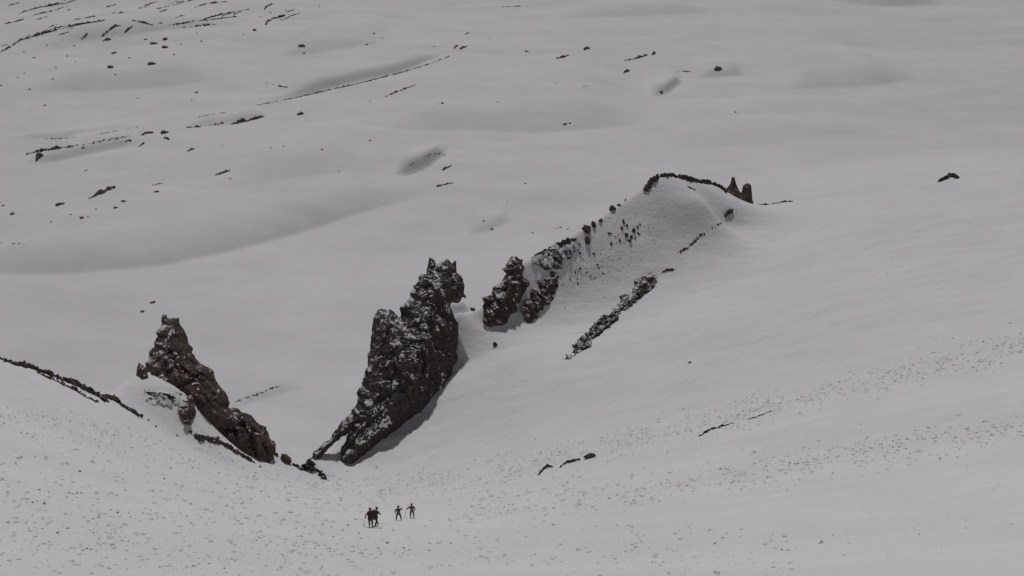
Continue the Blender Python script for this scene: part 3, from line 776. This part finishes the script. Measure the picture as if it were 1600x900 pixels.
# ------------------------------------------------------------------ snow debris on the slope
def scatter(name, label, cat, zones, mat, seed):
    rng = np.random.RandomState(seed); V = []; Fs = []; n = 0
    bv, bf = ICO[0]
    for pts, spread, count, s0, s1 in zones:
        P = np.array(pts, float)
        L = np.concatenate([[0], np.cumsum(np.linalg.norm(np.diff(P, axis=0), axis=1))])
        t = rng.rand(count) * L[-1]
        X = np.interp(t, L, P[:, 0]); Y = np.interp(t, L, P[:, 1]) + rng.normal(size=count) * spread
        X = X + rng.normal(size=count) * 4
        clus = fbm(np.stack([X / 60, Y / 30, np.zeros(count)], 1) + seed, 2)
        clus = clus + 0.8 * fbm(np.stack([X / 14, Y / 9, np.zeros(count)], 1) + seed * 2, 2)
        keep = (clus + 0.45 * rng.rand(count) > 0.08) & (Y < 935)
        # ground points: march every ray at once
        X, Y = X[keep], Y[keep]
        d = FW[None] * FPX + RT[None] * (X - 800)[:, None] - UP[None] * (Y - 450)[:, None]
        d /= np.linalg.norm(d, axis=1)[:, None]
        lo = np.full(len(X), 15.0); done = np.zeros(len(X), bool); st = 2.0
        for _ in range(150):
            p = d * lo[:, None]; below = p[:, 2] < NEAR(p)
            done |= below; lo = np.where(done, lo, lo + st)
            if done.all(): break
        a, b = lo - st, lo.copy()
        for _ in range(9):
            m = (a + b) / 2; p = d * m[:, None]; bel = p[:, 2] < NEAR(p)
            b = np.where(bel, m, b); a = np.where(bel, a, m)
        p = d[done] * b[done][:, None]
        for q in p:
            s = (s0 + (s1 - s0) * 1.25 * rng.rand() ** 5) * np.linalg.norm(q) / FPX
            jit = 1 + 0.35 * rng.normal(size=(12, 1)).clip(-1.5, 1.5)
            V.append(q + np.array([0, 0, 0.05 * s]) + bv * jit * s * np.array([1.15, 1.0, 0.7])); Fs.append(bf + n); n += 12
    o = mesh_obj(name, np.concatenate(V), np.concatenate(Fs), mat)
    o['kind'] = 'stuff'; return tag(o, label, cat)
Z = [([(560,768),(700,752),(850,722),(1100,662),(1300,612),(1600,538)], 13, 6500, 0.5, 1.8),
     ([(700,802),(850,782),(1000,768),(1150,745),(1400,700),(1600,665)], 15, 3800, 0.5, 2.4),
     ([(0,655),(100,670),(200,690),(330,725),(450,757),(600,785)], 16, 2400, 0.5, 2.0),
     ([(-10,780),(150,800),(300,815),(600,850)], 45, 3200, 0.5, 2.8),
     ([(-10,860),(300,880),(600,890)], 30, 1500, 0.5, 2.8),
     ([(600,860),(900,862),(1250,865)], 22, 1000, 0.6, 3.0),
     ([(1250,860),(1600,820)], 40, 150, 0.7, 2.0),
     ([(950,600),(1250,500),(1600,420)], 60, 400, 0.5, 1.1),
     ([(880,440),(960,400),(1040,345)], 26, 900, 0.5, 1.1)]
scatter('snow_debris', 'grey crumbs of fallen snow strewn in bands over the slope', 'snow', Z, M_SNOWP, 11)
ZR = [(z[0], z[1], int(z[2] * 0.12), z[3] * 0.7, z[4] * 0.6) for z in Z]
scatter('stone_debris', 'small dark stones strewn among the snow crumbs', 'stones', ZR, M_BARE, 23)
for x, y, w, l in ((1284,849,9,'largest snow lump on the lower right slope'),(1415,835,5,'left of two snow lumps at the lower right'),(1436,836,5,'right of two snow lumps at the lower right'),(836,866,6,'snow lump at the bottom, right of the climbers'),(22,785,6,'snow lump near the left picture edge'),(396,833,5,'snow lump below the gully at left')):
    o = boulder('snow_lump', l, x, y, w, M_SNOWP, 'near', 0.8, 2); o['category'] = 'snow lump'

# ------------------------------------------------------------------ the climbers
def plain(name, col, rough=0.8):
    m, nt, b = new_mat(name)
    pos = node(nt, 'ShaderNodeNewGeometry').outputs['Position']
    c = mixc(nt, mapr(nt, noise_n(nt, pos, 9.0, 3), 0.35, 0.7), col, tuple(x * 0.65 for x in col))
    nt.links.new(c, b.inputs['Base Color']); b.inputs['Roughness'].default_value = rough
    return m
M_SKIN = plain('skin', (0.45, 0.28, 0.2)); M_BLACK = plain('black_cloth', (0.018, 0.018, 0.022)); M_RED = plain('dark_red_cloth', (0.10, 0.02, 0.025))
M_GREY = plain('grey_cloth', (0.16, 0.17, 0.165)); M_MAROON = plain('maroon_cloth', (0.07, 0.022, 0.03)); M_METAL = plain('pole_metal', (0.06, 0.06, 0.07), 0.4)
def person(label, feet, facing, arms, top, legs, hat, h=1.76, lean=0.1):
    """feet: the two boots in the picture; arms: wrist positions of the left and right arm in body space"""
    g = [hit(x, y, 'near') for x, y in feet]
    mid = (g[0] + g[1]) / 2; k = h / 1.76
    ca, sa = math.cos(facing), math.sin(facing)
    def loc(p): d = p - mid; return np.array([d[0] * ca + d[1] * sa, -d[0] * sa + d[1] * ca, d[2]])
    fl = [loc(p) for p in g]; fl.sort(key=lambda p: p[0])
    pel = np.array([0, 0, 0.93 * k])
    J = []; E = []; R = []
    def add(p, r, par=None):
        J.append(np.array(p, float)); R.append(r)
        if par is not None: E.append((par, len(J) - 1))
        return len(J) - 1
    def L(z): return lean * (z - 0.93)
    p0 = add(pel, 0.155)
    p1 = add((0, L(1.12), 1.12 * k), 0.15, p0); p2 = add((0, L(1.33), 1.33 * k), 0.175, p1)
    p3 = add((0, L(1.47), 1.47 * k), 0.065, p2); p4 = add((0, L(1.58) + 0.02, 1.57 * k), 0.10, p3)
    p5 = add((0, L(1.68) + 0.02, 1.66 * k), 0.105, p4); add((0, L(1.7) + 0.02, 1.75 * k), 0.07, p5)
    add((0, L(1.6) + 0.135, 1.60 * k), 0.02, p4)                       # nose
    for sx, f in ((-1, fl[0]), (1, fl[1])):
        hp = add((sx * 0.1, 0, 0.88 * k), 0.115, p0)
        ank = f + np.array([0, 0, 0.10])
        kn = (np.array([sx * 0.1, 0, 0.88 * k]) + ank) / 2 + np.array([sx * 0.02, 0.09, 0.02])
        kn_i = add(kn, 0.085, hp); a_i = add(ank, 0.06, kn_i)
        add(f + np.array([0, 0.14, 0.05]), 0.05, a_i)
    hands = []
    for sx, wr in ((-1, arms[0]), (1, arms[1])):
        sh = np.array([sx * 0.2, L(1.4), 1.41 * k]); wr = np.array(wr) * k
        el = (sh + wr) / 2 + np.array([sx * 0.09, -0.07, -0.03])
        s_i = add(sh, 0.085, p2); e_i = add(el, 0.06, s_i); w_i = add(wr, 0.042, e_i)
        d = wr - el; d /= np.linalg.norm(d); o1 = np.cross(d, (0, 0, 1.0)); o1 /= np.linalg.norm(o1)
        pm = add(wr + d * 0.06, 0.038, w_i)
        for q, (ln, sp) in enumerate(((0.085, -0.03), (0.095, -0.01), (0.09, 0.01), (0.07, 0.03))):
            a1 = add(wr + d * 0.11 + o1 * sp, 0.011, pm)
            add(wr + d * (0.11 + ln * 0.5) + o1 * sp + np.array([0, 0, -0.04]), 0.009, a1)
        th = add(wr + d * 0.05 + o1 * -0.05, 0.012, w_i); add(wr + d * 0.09 + o1 * -0.06, 0.010, th)
        hands.append(wr + d * 0.09)
    me = bpy.data.meshes.new('person')
    me.from_pydata([tuple(j) for j in J], E, []); ob = bpy.data.objects.new('person', me); COL.objects.link(ob)
    md = ob.modifiers.new('skin', 'SKIN'); ob.modifiers.new('sub', 'SUBSURF').levels = 2
    for i, r in enumerate(R): me.skin_vertices[0].data[i].radius = (r, r)
    for i in range(len(R)): me.skin_vertices[0].data[i].use_root = (i == 0)
    bpy.context.view_layer.update()
    nm = bpy.data.meshes.new_from_object(ob.evaluated_get(bpy.context.evaluated_depsgraph_get()))
    bpy.data.objects.remove(ob); bpy.data.meshes.remove(me)
    nm.name = 'person'
    ob = bpy.data.objects.new('person', nm); COL.objects.link(ob)
    ob.location = mid; ob.rotation_euler.z = facing
    nm.materials.clear()
    for m_ in (top, legs, M_SKIN, M_BLACK): nm.materials.append(m_)
    for f in nm.polygons:
        c = f.center; f.use_smooth = True
        low = min((np.array(c) - q)[2] for q in fl)
        f.material_index = 2 if c.z > 1.48 * k else (0 if c.z > 0.86 * k else (3 if low < 0.12 else 1))
        if any((np.array(c) - q) @ (np.array(c) - q) < 0.016 for q in hands): f.material_index = 3
    hv, hf = ICO[2]
    keep = hv[:, 2] > -0.25
    cap = hv * np.array([0.125, 0.135, 0.12]) + np.array([0, L(1.68) + 0.01, 1.69 * k])
    mesh_obj('hat', cap, np.array([t for t in hf if keep[t].all()]), hat, ob, True)
    tag(ob, label, 'person')
    W = lambda p: mid + np.array([p[0] * ca - p[1] * sa, p[0] * sa + p[1] * ca, p[2]])
    return ob, W, [W(q) for q in hands], k
def backpack(label, W, facing, k, mat, lidm, size=(0.36, 0.26, 0.6), z=1.2, lean=0.1):
    def rbox(c, sz, ex=4.0):
        v, f = ICO[2]
        r = (np.abs(v) ** ex).sum(1) ** (-1 / ex)
        p = v * r[:, None] * np.array(sz) / 2; p += 0.02 * fbm(p * 6 + 3, 2)[:, None]
        return p + np.array(c), f
    o = bpy.data.objects.new('backpack', None); COL.objects.link(o)
    o.location = W(np.array([0, -0.27 + lean * (z - 0.93), z * k])); o.rotation_euler = (-lean, 0, facing)
    v, f = rbox((0, 0, 0), size); mesh_obj('pack_body', v, f, mat, o, True)
    v, f = rbox((0, 0, size[2] * 0.52), (size[0] * 0.95, size[1] * 1.05, 0.16)); mesh_obj('lid', v, f, lidm, o, True)
    v, f = rbox((0, -size[1] * 0.5, -0.1), (size[0] * 0.7, 0.12, size[2] * 0.45)); mesh_obj('pocket', v, f, mat, o, True)
    for sx in (-1, 1):
        v, f = rbox((sx * 0.13, size[1] * 0.55, 0.05), (0.06, 0.1, size[2] * 0.8)); mesh_obj('strap', v, f, M_BLACK, o, True)
    return tag(o, label, 'backpack')
def pole(label, hand, dx, dy):
    tip = hand + np.array([dx, dy, 0]); tip[2] = NEAR(tip[None])[0] - 0.05
    d = hand - tip; top = hand + d / np.linalg.norm(d) * 0.12
    o = bpy.data.objects.new('trekking_pole', None); COL.objects.link(o); o.location = tip
    def tube(name, a, b, ra, rb, mat, n=8):
        ax = (b - a) / np.linalg.norm(b - a); u = np.cross(ax, (1, 0, 0.3)); u /= np.linalg.norm(u); w = np.cross(ax, u)
        v = [c + r * (u * math.cos(t) + w * math.sin(t)) for c, r in ((a, ra), (b, rb)) for t in np.arange(n) * 2 * math.pi / n] + [a, b]
        f = []
        for i in range(n):
            j = (i + 1) % n; f += [(i, j, n + j), (i, n + j, n + i), (2 * n, j, i), (2 * n + 1, n + i, n + j)]
        mesh_obj(name, np.array(v) - tip, f, mat, o, True)
    e = d / np.linalg.norm(d)
    tube('shaft', tip, top - e * 0.14, 0.012, 0.014, M_METAL); tube('grip', top - e * 0.14, top, 0.022, 0.026, M_BLACK); tube('basket', tip + e * 0.1, tip + e * 0.115, 0.05, 0.05, M_BLACK)
    return tag(o, label, 'trekking pole')
A_, WA, HA, kA = person('climber at left of the close pair, black hat and dark red jacket, leaning forward', [(577.5,823.5),(582,823)], 0.15, [(-0.42,0.12,0.95),(0.34,0.22,1.0)], M_RED, M_BLACK, M_BLACK, 1.8, 0.22)
backpack('big dark red backpack on the left climber of the pair', WA, 0.15, kA, M_RED, M_BLACK, (0.5,0.38,0.78), 1.18, 0.22)
pole('trekking pole held out left by the leftmost climber', HA[0], -0.25, 0.0)
B_, WB, HB, kB = person('climber at right of the close pair, dark jacket and reddish hat', [(586,822.5),(590,820.5)], -0.45, [(-0.28,0.25,1.05),(0.3,0.3,1.1)], M_BLACK, M_BLACK, M_MAROON, 1.78, 0.25)
backpack('red and black backpack on the right climber of the pair', WB, -0.45, kB, M_RED, M_MAROON, (0.48,0.36,0.8), 1.2, 0.18)
C_, WC, HC, kC = person('climber in black with legs apart and one arm raised to the head', [(619,813.5),(627,813)], 0.0, [(-0.35,0.1,0.95),(0.36,0.1,1.48)], M_BLACK, M_BLACK, M_BLACK, 1.62, 0.15)
backpack('grey green backpack on the climber with legs apart', WC, 0.0, kC, M_GREY, M_BLACK, (0.3,0.22,0.5), 1.15, 0.15)
D_, WD, HD, kD = person('rightmost climber in dark maroon top standing with an arm held out left', [(641.5,809.5),(646.5,809)], 0.1, [(-0.55,0.15,1.08),(0.3,0.1,0.92)], M_MAROON, M_BLACK, M_MAROON, 1.66, 0.08)
backpack('small grey backpack on the rightmost climber', WD, 0.1, kD, M_GREY, M_MAROON, (0.26,0.2,0.42), 1.2, 0.08)
pole('trekking pole held out by the rightmost climber', HD[0], -0.2, 0.05)
